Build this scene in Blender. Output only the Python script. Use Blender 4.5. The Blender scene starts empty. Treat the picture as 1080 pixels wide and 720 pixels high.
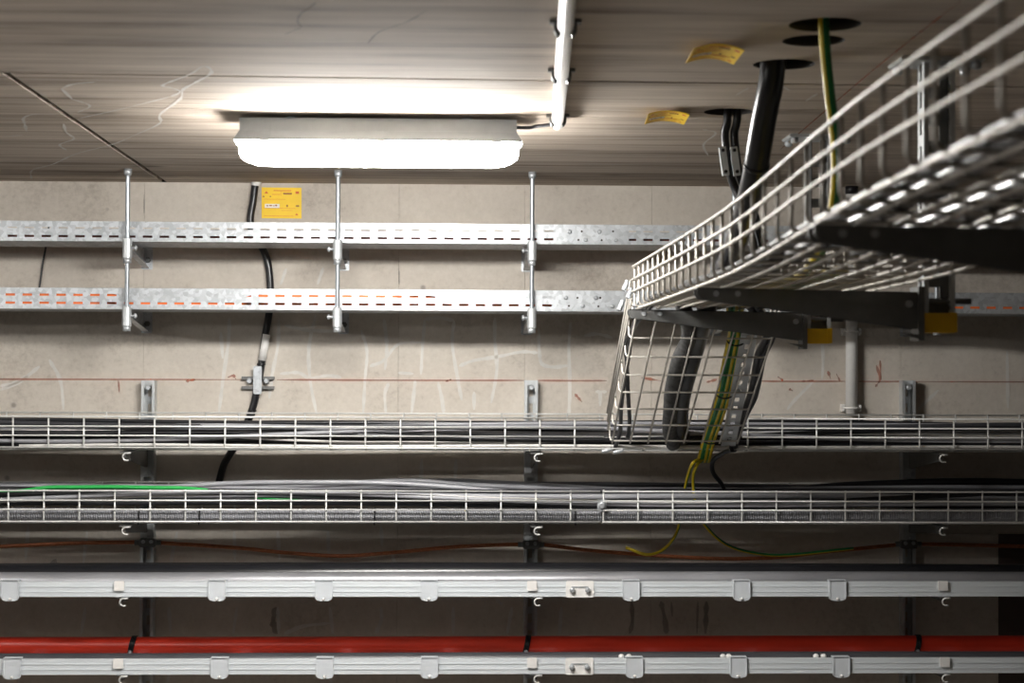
import bpy, bmesh, math, random
from mathutils import Vector, Matrix
C = bpy.context.scene.collection
SC = bpy.context.scene
EZ = 1.75                      # height of the eye above the floor; geometry below is written relative to the eye

# ------------------------------------------------------------------ camera
F = 1870.0                     # focal length in pixels of a 1080 px wide frame
YAW, PITCH, ROLL = math.atan(65/F), math.atan(30.3/F), 0.004
_f = Vector((math.sin(YAW)*math.cos(PITCH), math.cos(YAW)*math.cos(PITCH), math.sin(PITCH)))
_r0 = Vector((math.cos(YAW), -math.sin(YAW), 0)); _u0 = _r0.cross(_f)
_r = _r0*math.cos(ROLL) + _u0*math.sin(ROLL); _u = _u0*math.cos(ROLL) - _r0*math.sin(ROLL)
cam = bpy.data.objects.new('camera', bpy.data.cameras.new('camera')); C.objects.link(cam)
cam.matrix_world = Matrix(((_r.x,_u.x,-_f.x,0),(_r.y,_u.y,-_f.y,0),(_r.z,_u.z,-_f.z,EZ),(0,0,0,1)))
cam.data.sensor_width = 36; cam.data.lens = 36*F/1080; cam.data.clip_start = .05
cam.data.dof.use_dof = True; cam.data.dof.focus_distance = 5.2; cam.data.dof.aperture_fstop = 5.6
SC.camera = cam
# ------------------------------------------------------------------ world, exposure
w = bpy.data.worlds.new('world'); SC.world = w; w.use_nodes = True
w.node_tree.nodes['Background'].inputs[0].default_value = (.0, .0, .0, 1)
SC.view_settings.view_transform = 'Standard'; SC.view_settings.look = 'None'
SC.view_settings.exposure = 2.35; SC.view_settings.gamma = 1
LAMP = 30.0                    # radiance of the opal diffusers
FILL_NEAR = 9.5                    # added unseen fill lamp nearer the viewer, brightens the left ceiling
FILL_LEFT = 17.0                   # added unseen fill lamp further left, brightens the left side
SC.cycles.max_bounces = 8; SC.cycles.diffuse_bounces = 5

YW, ZC, YM = 5.5, .576, 5.09   # wall plane, ceiling height above the eye, front of the wire trays

# ------------------------------------------------------------------ pixel rays
def ray(px, py): return _f + _r*((px-540)/F) - _u*((py-360)/F)
def U(px, py, Y):              # the point of the plane y = Y that shows at a pixel
    d = ray(px, py); return d*(Y/d.y)
def UZ(px, py, Z):
    d = ray(px, py); return d*(Z/d.z)
def UP(px, py, p0, n):
    d = ray(px, py); return d*(p0.dot(n)/d.dot(n))

# ------------------------------------------------------------------ materials
MATS = {}
def nodes(name):
    m = bpy.data.materials.new(name); m.use_nodes = True; MATS[name] = m
    nt = m.node_tree; return m, nt, nt.nodes['Principled BSDF']
def mat(name, col, rough=.5, metal=0., var=.08, scale=30, bump=0., stretch=(1,1,1), spec=.5, vor=False, alpha=1.):
    m, nt, b = nodes(name)
    N = nt.nodes.new; L = nt.links.new
    tc = N('ShaderNodeTexCoord'); mp = N('ShaderNodeMapping'); mp.inputs['Scale'].default_value = stretch
    L(tc.outputs['Object'], mp.inputs[0])
    if vor:
        nz = N('ShaderNodeTexVoronoi'); nz.inputs['Scale'].default_value = scale; out = nz.outputs['Color']
    else:
        nz = N('ShaderNodeTexNoise'); nz.inputs['Scale'].default_value = scale; nz.inputs['Detail'].default_value = 4; out = nz.outputs[0]
    L(mp.outputs[0], nz.inputs['Vector'])
    bw = N('ShaderNodeRGBToBW'); L(out, bw.inputs[0])
    r = N('ShaderNodeValToRGB')
    r.color_ramp.elements[0].position = .2; r.color_ramp.elements[1].position = .8
    r.color_ramp.elements[0].color = tuple(max(0, c*(1-var)) for c in col)+(1,)
    r.color_ramp.elements[1].color = tuple(min(1, c*(1+var)) for c in col)+(1,)
    L(bw.outputs[0], r.inputs[0]); L(r.outputs[0], b.inputs['Base Color'])
    b.inputs['Roughness'].default_value = rough; b.inputs['Metallic'].default_value = metal
    b.inputs['Specular IOR Level'].default_value = spec; b.inputs['Alpha'].default_value = alpha
    if bump:
        bp = N('ShaderNodeBump'); bp.inputs['Strength'].default_value = bump; bp.inputs['Distance'].default_value = .002
        L(bw.outputs[0], bp.inputs['Height']); L(bp.outputs[0], b.inputs['Normal'])
    return m

def concrete(name, dark, mid, light, stretch, streak, pits):
    m, nt, b = nodes(name); N = nt.nodes.new; L = nt.links.new
    tc = N('ShaderNodeTexCoord')
    def noise(sc, st, det=6, rough=.6):
        mp = N('ShaderNodeMapping'); mp.inputs['Scale'].default_value = st; L(tc.outputs['Object'], mp.inputs[0])
        n = N('ShaderNodeTexNoise'); n.inputs['Scale'].default_value = sc; n.inputs['Detail'].default_value = det
        n.inputs['Roughness'].default_value = rough; L(mp.outputs[0], n.inputs['Vector']); return n.outputs[0]
    grain = noise(14, stretch); broad = noise(2.2, (1,1,1) if stretch[1] == 1 else (.18, 2.6, 1), 5); fine = noise(55, stretch, 3, .7)
    a = N('ShaderNodeMix'); a.data_type = 'FLOAT'; a.inputs[0].default_value = streak
    L(broad, a.inputs[2]); L(grain, a.inputs[3])
    a2 = N('ShaderNodeMix'); a2.data_type = 'FLOAT'; a2.inputs[0].default_value = .3
    L(a.outputs[0], a2.inputs[2]); L(fine, a2.inputs[3])
    r = N('ShaderNodeValToRGB'); e = r.color_ramp.elements
    e[0].position = .36; e[1].position = .62; e[0].color = dark+(1,); e[1].color = light+(1,)
    k = r.color_ramp.elements.new(.47); k.color = mid+(1,)
    L(a2.outputs[0], r.inputs[0])
    # small blow holes and knots
    mp = N('ShaderNodeMapping'); mp.inputs['Scale'].default_value = (1 if stretch[1] == 1 else .45, 1, 1); L(tc.outputs['Object'], mp.inputs[0])
    v = N('ShaderNodeTexVoronoi'); v.inputs['Scale'].default_value = pits; L(mp.outputs[0], v.inputs['Vector'])
    th = N('ShaderNodeMapRange'); k_ = 1 if stretch[1] == 1 else 1.9; th.inputs[1].default_value = .03*k_; th.inputs[2].default_value = .075*k_
    L(v.outputs['Distance'], th.inputs[0])
    sel = N('ShaderNodeSeparateColor'); L(v.outputs['Color'], sel.inputs[0])
    gt = N('ShaderNodeMath'); gt.operation = 'GREATER_THAN'; gt.inputs[1].default_value = .62; L(sel.outputs[0], gt.inputs[0])
    inv = N('ShaderNodeMath'); inv.operation = 'SUBTRACT'; inv.inputs[0].default_value = 1; L(th.outputs[0], inv.inputs[1])
    mul = N('ShaderNodeMath'); mul.operation = 'MULTIPLY'; L(gt.outputs[0], mul.inputs[0]); L(inv.outputs[0], mul.inputs[1])
    mul2 = N('ShaderNodeMath'); mul2.operation = 'MULTIPLY'; mul2.inputs[1].default_value = .6; L(mul.outputs[0], mul2.inputs[0])
    mx = N('ShaderNodeMix'); mx.data_type = 'RGBA'; L(mul2.outputs[0], mx.inputs[0]); L(r.outputs[0], mx.inputs[6])
    mx.inputs[7].default_value = tuple(c*.35 for c in dark)+(1,)
    L(mx.outputs[2], b.inputs['Base Color']); b.inputs['Roughness'].default_value = .85
    b.inputs['Specular IOR Level'].default_value = .25
    bp = N('ShaderNodeBump'); bp.inputs['Strength'].default_value = .5; bp.inputs['Distance'].default_value = .0015
    L(a2.outputs[0], bp.inputs['Height']); L(bp.outputs[0], b.inputs['Normal'])
    return m

M_ceil = concrete('board_marked_concrete', (.17,.13,.10), (.46,.385,.315), (.66,.58,.49), (.07, 1.6, 1), .62, 5)
M_wall = concrete('wall_concrete', (.43,.38,.325), (.57,.515,.45), (.65,.595,.525), (1, 1, 1), .3, 7)
M_wall_dark = mat('dark_brown_concrete', (.10,.075,.065), .8)
M_floor = mat('floor_concrete', (.19,.175,.16), .8, var=.2, scale=3)
M_galv = mat('galvanised_sheet', (.49,.51,.53), .42, .5, .16, 90, vor=True)
M_rod = mat('zinc_rod', (.42,.45,.48), .38, .7, .1, 60)
M_wire = mat('galvanised_wire', (.72,.715,.69), .42, .35, .10, 20)
M_bwire = mat('dull_basket_wire', (.60,.565,.51), .42, .35, .12, 20)
M_side = mat('far_room_concrete', (.22,.20,.175), .85, var=.2, scale=3)
M_alu = mat('white_grey_rail', (.68,.715,.74), .45, .1, .025, 5, stretch=(.3,1,8))
M_strut = mat('strut_steel', (.60,.62,.63), .4, .55, .15, 30)
M_arm = mat('dark_galvanised_arm', (.17,.17,.165), .45, .5, .15, 30)
M_grey = mat('luminaire_grey', (.34,.37,.39), .5)
M_clip = mat('grey_plastic', (.62,.65,.68), .4, var=.06)
M_white = mat('white_plastic', (.82,.80,.77), .4, var=.08, scale=40)
M_black = mat('black_sheath', (.012,.012,.014), .28, var=.2, scale=12)
M_dark = mat('charcoal_sheath', (.05,.05,.056), .4, var=.2, scale=12)
M_gsheath = mat('grey_sheath', (.30,.30,.32), .3, var=.2, scale=8)
M_pale = mat('pale_sheath', (.62,.60,.57), .45, var=.1)
M_green = mat('green_sheath', (.02,.36,.07), .4)
M_orange = mat('orange_sheath', (.85,.17,.03), .5)
M_maroon = mat('maroon_sheath', (.16,.05,.04), .5)
M_red = mat('red_sheath', (.75,.045,.02), .32, var=.12, scale=9)
M_silver = mat('silver_wrap', (.36,.36,.38), .33, .5, .35, 5, .25, (.6,1,1))
M_copper = mat('copper_braid', (.36,.12,.05), .4, .5, .3, 120)
M_yel = mat('yellow_sheath', (.80,.60,.02), .4)
M_grn = mat('earth_green_sheath', (.02,.25,.07), .4)
M_sign = mat('yellow_sign', (.95,.62,.01), .5, var=.05)
M_ink = mat('brown_ink', (.35,.12,.02), .6)
M_inkred = mat('red_ink', (.70,.14,.02), .6)
M_patch = mat('white_patch', (.85,.80,.72), .6)
M_cap = mat('yellow_end_cap', (.72,.42,.01), .45)
M_tex = mat('cloth_wrapped_conduit', (.085,.085,.085), .75, var=.6, scale=60, bump=.6)
M_chalk = mat('white_chalk', (.88,.85,.80), .95, var=.1, scale=40, alpha=.7)
M_red_chalk = mat('red_chalk', (.50,.13,.06), .95, var=.3, scale=25, alpha=.55)
M_stain = mat('dark_stain', (.06,.05,.04), .9, alpha=.35)
M_crack = mat('dark_joint', (.045,.035,.03), .9)
def emis(name, s):
    m, nt, b = nodes(name); b.inputs['Base Color'].default_value = (.9,.9,.9,1)
    b.inputs['Emission Color'].default_value = (1, .985, .95, 1); b.inputs['Emission Strength'].default_value = s
    return m
M_lamp = emis('lit_diffuser', LAMP); M_fill_left = emis('fill_diffuser_left', FILL_LEFT); M_fill_near = emis('fill_diffuser_near', FILL_NEAR)

# ------------------------------------------------------------------ mesh builder
class MB:
    def __init__(s): s.v = []; s.f = []; s.mi = []; s.sm = []
    def add(s, vs, fs, mi=0, smooth=False):
        o = len(s.v); s.v += [Vector(v) for v in vs]
        for f in fs: s.f.append([i+o for i in f]); s.mi.append(mi); s.sm.append(smooth)
        return s
    def box(s, x0, x1, y0, y1, z0, z1, mi=0):
        return s.add([(x,y,z) for x in (x0,x1) for y in (y0,y1) for z in (z0,z1)],
              [(0,1,3,2),(4,6,7,5),(0,4,5,1),(2,3,7,6),(0,2,6,4),(1,5,7,3)], mi)
    def cbox(s, x0, x1, y0, y1, z0, z1, c=.002):      # box with a chamfer on the x-z outline (front and back)
        P = lambda d: [(x0+d, z0), (x1-d, z0), (x1, z0+d), (x1, z1-d), (x1-d, z1), (x0+d, z1), (x0, z1-d), (x0, z0+d)]
        return s.prism([(p[0], p[1]) for p in P(c)], 'y', y0, y1)
    def obox(s, c, ax, ay, az, hx, hy, hz):
        vs = [c+ax*hx*i+ay*hy*j+az*hz*k for i in (-1,1) for j in (-1,1) for k in (-1,1)]
        return s.add(vs, [(0,1,3,2),(4,6,7,5),(0,4,5,1),(2,3,7,6),(0,2,6,4),(1,5,7,3)])
    def prism(s, prof, axis, a, b, mi=0):
        n = len(prof)
        def P(u, v, t): return {'x': (t,u,v), 'y': (u,t,v), 'z': (u,v,t)}[axis]
        vs = [P(u,v,a) for u,v in prof]+[P(u,v,b) for u,v in prof]
        fs = [[i,(i+1)%n,(i+1)%n+n,i+n] for i in range(n)]+[list(range(n))[::-1], list(range(n,2*n))]
        return s.add(vs, fs, mi)
    def tube(s, pts, r, n=8, caps=True, mi=None, flat=1., smooth=True):
        pts = [Vector(p) for p in pts]; m = len(pts)
        rs = r if isinstance(r, (list, tuple)) else [r]*m
        T = []
        for i in range(m):
            a = pts[max(0,i-1)]; b = pts[min(m-1,i+1)]; t = (b-a)
            T.append(t.normalized() if t.length > 1e-9 else Vector((1,0,0)))
        up = Vector((0,0,1)) if abs(T[0].z) < .9 else Vector((0,-1,0))
        nrm = (up - T[0]*up.dot(T[0])).normalized(); vs = []
        for i in range(m):
            nrm = (nrm - T[i]*nrm.dot(T[i])).normalized(); bn = T[i].cross(nrm)
            for k in range(n):
                a = 2*math.pi*(k+.5)/n
                vs.append(pts[i]+nrm*(math.cos(a)*rs[i])+bn*(math.sin(a)*rs[i]*flat))
        o = len(s.v); s.v += vs
        for i in range(m-1):
            for k in range(n):
                k2 = (k+1)%n
                s.f.append([o+i*n+k, o+i*n+k2, o+(i+1)*n+k2, o+(i+1)*n+k]); s.mi.append(mi[k] if mi else 0); s.sm.append(smooth)
        if caps:
            s.f.append([o+k for k in range(n)][::-1]); s.mi.append(0); s.sm.append(False)
            s.f.append([o+(m-1)*n+k for k in range(n)]); s.mi.append(0); s.sm.append(False)
        return s
    def cyl(s, a, b, r, n=10): return s.tube([a, b], r, n)
    def mesh(s, name, mats, base=Vector((0,0,0))):
        me = bpy.data.meshes.new(name); me.from_pydata([v-base for v in s.v], [], s.f)
        for m in (mats if isinstance(mats, (list,tuple)) else [mats]): me.materials.append(m)
        me.polygons.foreach_set('material_index', s.mi); me.polygons.foreach_set('use_smooth', s.sm)
        bm = bmesh.new(); bm.from_mesh(me); bmesh.ops.recalc_face_normals(bm, faces=bm.faces); bm.to_mesh(me); bm.free()
        return me
    def build(s, name, mats, parent=None, base=None):
        if parent is not None: base = origin(parent)
        elif base is None: base = Vector((0,0,0))
        o = bpy.data.objects.new(name, s.mesh(name, mats, base)); C.objects.link(o)
        if parent is not None: o.parent = parent
        else: o.location = base
        return o
def origin(o):
    p = Vector(o.location)
    while o.parent: o = o.parent; p += Vector(o.location)
    return p
def tag(o, label, cat, group=None):
    o['label'] = label; o['category'] = cat
    if group: o['group'] = group
    return o
def thing(name, label, cat, base, group=None):
    o = bpy.data.objects.new(name, None); o.empty_display_size = .05; C.objects.link(o); o.location = base
    return tag(o, label, cat, group)
def struct(o): o['kind'] = 'structure'; return o
def piece(src, name, parent, loc):     # another piece with the same mesh
    o = bpy.data.objects.new(name, src.data); C.objects.link(o); o.parent = parent; o.location = loc; return o
def spline(pts, per=6):
    pts = [Vector(p) for p in pts]; q = [pts[0]*2-pts[1]]+pts+[pts[-1]*2-pts[-2]]; out = []
    for i in range(1, len(q)-2):
        a, b, c, d = q[i-1:i+3]
        for k in range(per):
            t = k/per
            out.append(.5*((2*b)+(c-a)*t+(2*a-5*b+4*c-d)*t*t+(3*b-a-3*c+d)*t**3))
    return out+[pts[-1]]
def lerp_table(tab, x):
    if x <= tab[0][0]: return tab[0][1]
    for (a, va), (b, vb) in zip(tab, tab[1:]):
        if x <= b:
            t = (x-a)/(b-a); t = t*t*(3-2*t) if False else t
            return va+(vb-va)*t
    return tab[-1][1]
rnd = random.Random(7)

# ================================================================== THE ROOM
XL, XR, YB, ZF = -4.2, 4.4, -1.6, -EZ
def wall_box(name, x0, x1, y0, y1, z0, z1, m): return struct(MB().box(x0,x1,y0,y1,z0,z1).build(name, m, base=Vector(((x0+x1)/2,(y0+y1)/2,z0))))
floor = wall_box('floor', XL, XR, YB, YW+.3, ZF-.2, ZF, M_floor)
wall_left = wall_box('wall_left', XL-.2, XL, YB, YW+.3, ZF, ZC+.3, M_side)
wall_right = wall_box('wall_right', XR, XR+.2, YB, YW+.3, ZF, ZC+.3, M_side)
wall_front = wall_box('wall_front', XL, XR, YB-.2, YB, ZF, ZC+.3, M_side)
wall_back = wall_box('wall_back', XL, XR, YW+.025, YW+.3, ZF, ZC+.3, M_crack)
# concrete panels of the back wall, joints 1.5 mm
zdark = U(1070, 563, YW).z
seams = [XL]+[U(p, 400, YW).x for p in (-120, 151, 420, 553, 687, 950, 1220)]+[XR]
for i, (a, b) in enumerate(zip(seams, seams[1:])):
    g = .0004
    if i == 6:                                     # lower part of this panel stops at the darker brown area
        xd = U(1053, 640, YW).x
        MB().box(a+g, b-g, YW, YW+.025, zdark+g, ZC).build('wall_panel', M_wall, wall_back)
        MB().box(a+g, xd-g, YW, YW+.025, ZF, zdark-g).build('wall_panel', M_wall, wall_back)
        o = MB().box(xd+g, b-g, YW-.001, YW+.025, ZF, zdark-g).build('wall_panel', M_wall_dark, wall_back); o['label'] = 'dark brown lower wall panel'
    elif i > 6:
        MB().box(a+g, b-g, YW, YW+.025, zdark+g, ZC).build('wall_panel', M_wall, wall_back)
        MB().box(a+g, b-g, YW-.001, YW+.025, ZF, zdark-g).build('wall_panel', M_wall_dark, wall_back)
    else: MB().box(a+g, b-g, YW, YW+.025, ZF, ZC).build('wall_panel', M_wall, wall_back)
# ceiling slab and board-marked panels with drilled holes
HOLES = [(870,26,.060), (858,43,.054), (827,68,.058), (768,118,.054)]
hole_c = [(UZ(px,py,ZC), r) for px,py,r in HOLES]
ceil = wall_box('ceiling', XL, XR, YB, YW+.3, ZC+.02, ZC+.32, M_ceil)
s1a, s1b = UZ(0,77,ZC), UZ(720,87,ZC)
def seam_y(x): return s1a.y+(s1b.y-s1a.y)*(x-s1a.x)/(s1b.x-s1a.x)
d0, d1 = UZ(0,73,ZC), UZ(175,193,ZC)
def diag_x(y): return d0.x+(d1.x-d0.x)*(y-d0.y)/(d1.y-d0.y)
s2a, s2b = UZ(600,123,ZC), UZ(720,125.5,ZC)
y2 = lambda x: s2a.y+(s2b.y-s2a.y)*(x-s2a.x)/(s2b.x-s2a.x)
g = .0075
yd = seam_y(diag_x(3.45))
panels = [
  [(XL,YB),(XR,YB),(XR,1.25),(XL,1.25)],
  [(XL,1.25+g),(XR,1.25+g),(XR,seam_y(XR)-g),(XL,seam_y(XL)-g)],
  [(XL,seam_y(XL)+g),(diag_x(yd)-g,seam_y(diag_x(yd))+g),(diag_x(YW)-g,YW),(XL,YW)],
  [(diag_x(yd)+g,seam_y(diag_x(yd))+g),(XR,seam_y(XR)+g),(XR,y2(XR)-.004),(diag_x(y2(-.9))+g,y2(-.9)-.004)],
  [(diag_x(y2(-.9))+g,y2(-.9)),(XR,y2(XR)),(XR,YW),(diag_x(YW)+g,YW)],
]
pan = [MB().prism(p, 'z', ZC, ZC+.0205).build('ceiling_panel', M_ceil, ceil) for p in panels]
cm = MB()
for c, r in hole_c: cm.cyl((c.x,c.y,ZC-.1), (c.x,c.y,ZC+.28), r, 36)
M_hole = mat('hole_side', (.035,.03,.027), .9, var=.3)  # near-black colour paints in the shade inside the drilled holes
cutter = cm.build('hole_cutter', M_hole)
for o in pan[1:]+[ceil]:
    md = o.modifiers.new('holes', 'BOOLEAN'); md.object = cutter; md.solver = 'EXACT'; md.material_mode = 'TRANSFER'
bpy.context.view_layer.update(); dg = bpy.context.evaluated_depsgraph_get()
for o in pan[1:]+[ceil]:
    me = bpy.data.meshes.new_from_object(o.evaluated_get(dg)); o.modifiers.clear(); o.data = me
bpy.data.objects.remove(cutter)
# dark joint filler set back inside the wide joints
fz0, fz1 = ZC+.009, ZC+.0202
MB().prism([(XL,seam_y(XL)-g),(XR,seam_y(XR)-g),(XR,seam_y(XR)+g),(XL,seam_y(XL)+g)], 'z', fz0, fz1).build('joint_filler', M_crack, ceil)
MB().prism([(diag_x(yd)-g,seam_y(diag_x(yd))+g),(diag_x(yd)+g,seam_y(diag_x(yd))+g),(diag_x(YW)+g,YW),(diag_x(YW)-g,YW)], 'z', fz0, fz1).build('joint_filler', M_crack, ceil)
# chalk, marks and stains printed on the concrete
def ribbon(name, pts, wd, m, parent, to, nrm, off=.0012, jit=.25, per=5):
    P = spline([to(*p) for p in pts], per); mb = MB(); vs = []
    n = Vector(nrm)
    for i, p in enumerate(P):
        t = (P[min(i+1,len(P)-1)]-P[max(i-1,0)]).normalized(); s = t.cross(n); s.normalize()
        h = wd*(.5+jit*(rnd.random()-.5))
        if i in (0, len(P)-1): h *= .4
        vs += [p+s*h+n*off, p-s*h+n*off]
    mb.add(vs, [(2*i,2*i+1,2*i+3,2*i+2) for i in range(len(P)-1)])
    return mb.build(name, m, parent)
onwall = lambda x, y: U(x, y, YW)
oncei = lambda x, y: UZ(x, y, ZC)
WN, CN = (0,-1,0), (0,0,-1)
for pts in [
  [(381,348),(387,370),(385,400),(383,436)], [(405,336),(408,365),(406,390)], [(448,337),(446,360),(444,395)], [(447,337),(463,335),(479,338)],
  [(479,338),(477,362),(482,395),(487,422)], [(522,335),(522,360),(524,390),(518,425)], [(568,345),(569,372),(572,384),(585,387),(600,385)],
  [(602,340),(600,365),(601,410),(600,438)], [(390,386),(405,380),(420,363),(445,361)], [(484,386),(500,380),(525,376),(550,371),(567,372)],
  [(438,400),(436,420),(434,436)], [(462,403),(466,420),(468,436)], [(407,436),(406,415),(410,404)], [(420,393),(436,394)],
  [(242,335),(241,360),(236,395),(231,435)], [(294,337),(293,365),(287,395),(284,420)], [(333,332),(326,365),(327,400),(334,437)],
  [(300,343),(325,348),(355,349)], [(295,394),(315,393),(327,399),(345,396),(360,398)], [(0,411),(20,403),(42,386)],[(52,379),(64,402),(67,432)],
  [(0,407),(15,404),(30,396)],[(235,378),(233,350)],[(302,283),(296,300)],[(341,282),(335,300)],[(616,354),(630,352),(646,356)],[(633,412),(633,428)],[(628,413),(640,413)],
  [(500,413),(500,432)],[(865,345),(868,375),(867,400)],[(858,402),(838,422),(830,432)],[(990,411),(975,425),(968,432)],[(1062,370),(1063,430)],
  [(30,555),(27,590)],[(92,560),(88,595)],[(178,640),(180,668)],[(187,560),(180,595)],[(90,640),(86,668)],[(247,560),(248,590)],[(250,640),(246,668)],
  [(348,640),(351,668)],[(402,640),(402,655),(396,668)],[(293,640),(294,668)],[(300,668),(320,660),(348,657)],[(478,640),(478,668)],[(540,640),(535,668)],
  [(523,632),(530,638)],[(293,560),(295,590)],[(346,560),(347,590)],[(414,585),(417,597)],[(402,555),(403,575)],[(477,588),(479,600)],[(445,483),(444,506)],[(481,484),(480,505)],
  [(592,640),(590,668)],[(22,672),(20,720)],[(182,700),(176,720)],[(345,700),(350,720)]]:
    ribbon('chalk_mark', pts, .0105 if pts[0][1] < 440 else .011, M_chalk, wall_back, onwall, WN)
for a, b in ((-350,255),(292,553),(566,640),(795,892),(905,952),(965,1500)):
    ribbon('red_chalk_line', [(a,399.5+a*.0028),((a+b)/2,399.7+(a+b)*.0014),(b,399.5+b*.0028)], .0048, M_red_chalk, wall_back, onwall, WN, .0016)
for pts in [[(125,401),(126,414)],[(196,402),(206,400)],[(240,398),(246,396),(249,400)],[(470,402),(476,400)],[(873,391),(876,400)],[(924,385),(928,399),(923,408)],
            [(928,380),(929,400)],[(882,394),(886,402)],[(845,402),(858,401)],[(832,410),(836,412)],[(820,397),(826,401)],[(676,398),(700,402)],[(745,403),(756,400)],[(606,415),(614,424)]]:
    ribbon('red_chalk_splash', pts, .006, M_red_chalk, wall_back, onwall, WN, .0018, .8)
for pts, wd in [([(666,634),(667,655),(664,668)],.012),([(697,634),(701,652),(703,668)],.014),([(708,634),(709,650)],.006),([(736,634),(735,668)],.008),([(745,634),(744,668)],.014),
            ([(54,592),(60,598),(64,604)],.03),([(292,640),(288,655),(293,668)],.02),([(421,300),(421,285)],.004),([(152,205),(152,225)],.004)]:
    ribbon('dark_stain', pts, wd, M_stain, wall_back, onwall, WN, .001, .35)
for pts in [[(65,93),(78,88),(100,86)],[(65,93),(76,104)],[(76,104),(95,111),(82,118)],[(181,101),(190,96),(180,92),(172,89),(200,78),(215,69),(223,76),(207,86),(193,94),(190,104),(169,120),(168,130),(140,143)],
            [(181,101),(130,114),(85,124)],[(140,143),(118,152),(80,162),(55,173),(34,179),(33,188)],[(67,130),(70,139),(78,146),(63,152),(70,158)],[(28,138),(26,130),(25,124),(36,120),(60,120)],
            [(0,144),(25,142)],[(741,136),(755,140),(742,152),(747,164)],[(850,106),(862,98)],[(776,100),(790,92)],[(866,80),(871,70)],[(820,88),(833,95)]]:
    ribbon('chalk_mark', pts, .006, M_chalk, ceil, oncei, CN, .001, .6)
for pts in [[(333,2),(326,8),(317,14),(314,22),(318,28)],[(318,28),(300,36)],[(450,10),(430,22),(400,33),(388,45)]]:
    ribbon('hairline_crack', pts, .004, M_stain, ceil, oncei, CN, .001, .6)
ribbon('red_chalk_line', [(1013,0),(920,74),(823,157)], .004, M_red_chalk, ceil, oncei, CN, .0012, .1)

# ================================================================== LUMINAIRE
def luminaire(xc, yc, label, lamp, src=None):
    base = Vector((xc, yc, ZC-.006))
    t = thing('tube_luminaire', label, 'lamp', base, 'opal tube luminaires on the ceiling')
    L2, z0 = .325, ZC-.008
    prof = [(-.044, z0), (-.044, z0-.006), (-.046, z0-.03), (-.058, z0-.052), (.058, z0-.052), (.046, z0-.03), (.044, z0-.006), (.044, z0)]
    mb = MB()
    xs = [(-1, .0), (-.985, .006)]; rings = []
    def ring(x, sc): return [(xc+x, yc+a*sc, b) for a, b in prof]
    vs = ring(-L2+.012, 1)+ring(L2-.012, 1); n = len(prof)
    # flare the ends like the sides
    for k in range(2*n):
        x, y, z = vs[k]; zz = z0-z
        ex = .0 if zz < .031 else .013
        vs[k] = (x+(ex if x > xc else -ex), y, z)
    mb.add(vs, [[i,(i+1)%n,(i+1)%n+n,i+n] for i in range(n)]+[list(range(n))[::-1], list(range(n,2*n))])
    mb.build('housing', M_grey, t)
    # opal diffuser, a round-bottomed trough with rounded ends
    zt = z0-.0525; zb = ZC-.111; h = zt-zb; db = MB(); rings = []
    lv = [(0,1.0,.0), (.06,1.0,.0), (.12,.955,.005), (.4,.94,.006), (.66,.90,.010), (.84,.80,.022), (.95,.62,.040), (1.0,.40,.062)]
    vs = []; n = 16
    for fz, wy, dx in lv:
        z = zt-h*fz; a, b = L2-dx, .058*wy
        for k in range(n):
            th = 2*math.pi*k/n; c, s_ = math.cos(th), math.sin(th)
            r = min(b, .02)
            sx = (abs(c)**.35)*(1 if c > 0 else -1); sy = (abs(s_)**.35)*(1 if s_ > 0 else -1)
            vs.append((xc+a*sx, yc+b*sy, z))
    fs = [[i*n+k, i*n+(k+1)%n, (i+1)*n+(k+1)%n, (i+1)*n+k] for i in range(len(lv)-1) for k in range(n)]+[list(range(n))[::-1], [(len(lv)-1)*n+k for k in range(n)]]
    db.add(vs, fs, 0, False); db.build('diffuser', lamp, t)
    for x in (-.255, .005, .265):
        for sg in (-1, 1):
            c = MB(); c.prism([(yc+sg*.046, z0-.004), (yc+sg*.0485, z0-.004), (yc+sg*.0495, z0-.03), (yc+sg*.062, z0-.054), (yc+sg*.058, z0-.054), (yc+sg*.046, z0-.03)], 'x', xc+x-.012, xc+x+.012)
            c.build('clip', M_grey, t)
    for x in (-.2, .2):
        MB().cyl((xc+x, yc, ZC), (xc+x, yc, z0-.002), .012, 10).build('mounting_boss', M_grey, t)
    return t
pa, pb = UZ(248, 120, ZC), UZ(550, 122, ZC)
LX, LY = (pa.x+pb.x)/2, (pa.y+pb.y)/2+.046
luminaire(LX, LY, 'long white lit tube lamp on the concrete ceiling, left of the conduit', M_lamp)
luminaire(LX-2.05, LY-.40, 'added fill tube lamp on the ceiling, unseen to the left', M_fill_left)
luminaire(-1.32, 2.38, 'added fill tube lamp on the ceiling, unseen above the top left corner', M_fill_near)

# conduit on the ceiling with saddles
c0, c1 = UZ(602,-40,ZC-.014), UZ(588,131,ZC-.014)
t = thing('ceiling_conduit', 'white round conduit clipped to the ceiling, right of the lit lamp', 'conduit', (c0+c1)/2)
dirc = (c0-c1).normalized()
MB().tube([c1, c1+dirc*3.2], .0135, 14).build('pipe', M_white, t)
for py in (-30, 30, 80, 127):
    p = UZ(600-(py/135)*12, py, ZC-.014); p = c1+dirc*((p-c1).dot(dirc))
    side = Vector((0,0,1)).cross(dirc).normalized(); mb = MB()
    for sg in (-1, 1):                      # open snap clip: two side jaws
        q = [p+side*(sg*math.cos(a)*.0165)-Vector((0,0,1))*math.sin(a)*.0155 for a in [math.pi*(-.12+.42*k/5) for k in range(6)]]
        for dk in (-.012, -.004, .004, .012): mb.tube([x+dirc*dk for x in q], .003, 6)
    mb.obox(p+Vector((0,0,.0105)), side, dirc, Vector((0,0,1)), .026, .009, .003)
    mb.build('saddle', M_arm, t)
e0 = Vector((pb.x-.02, LY, ZC-.02))
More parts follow.
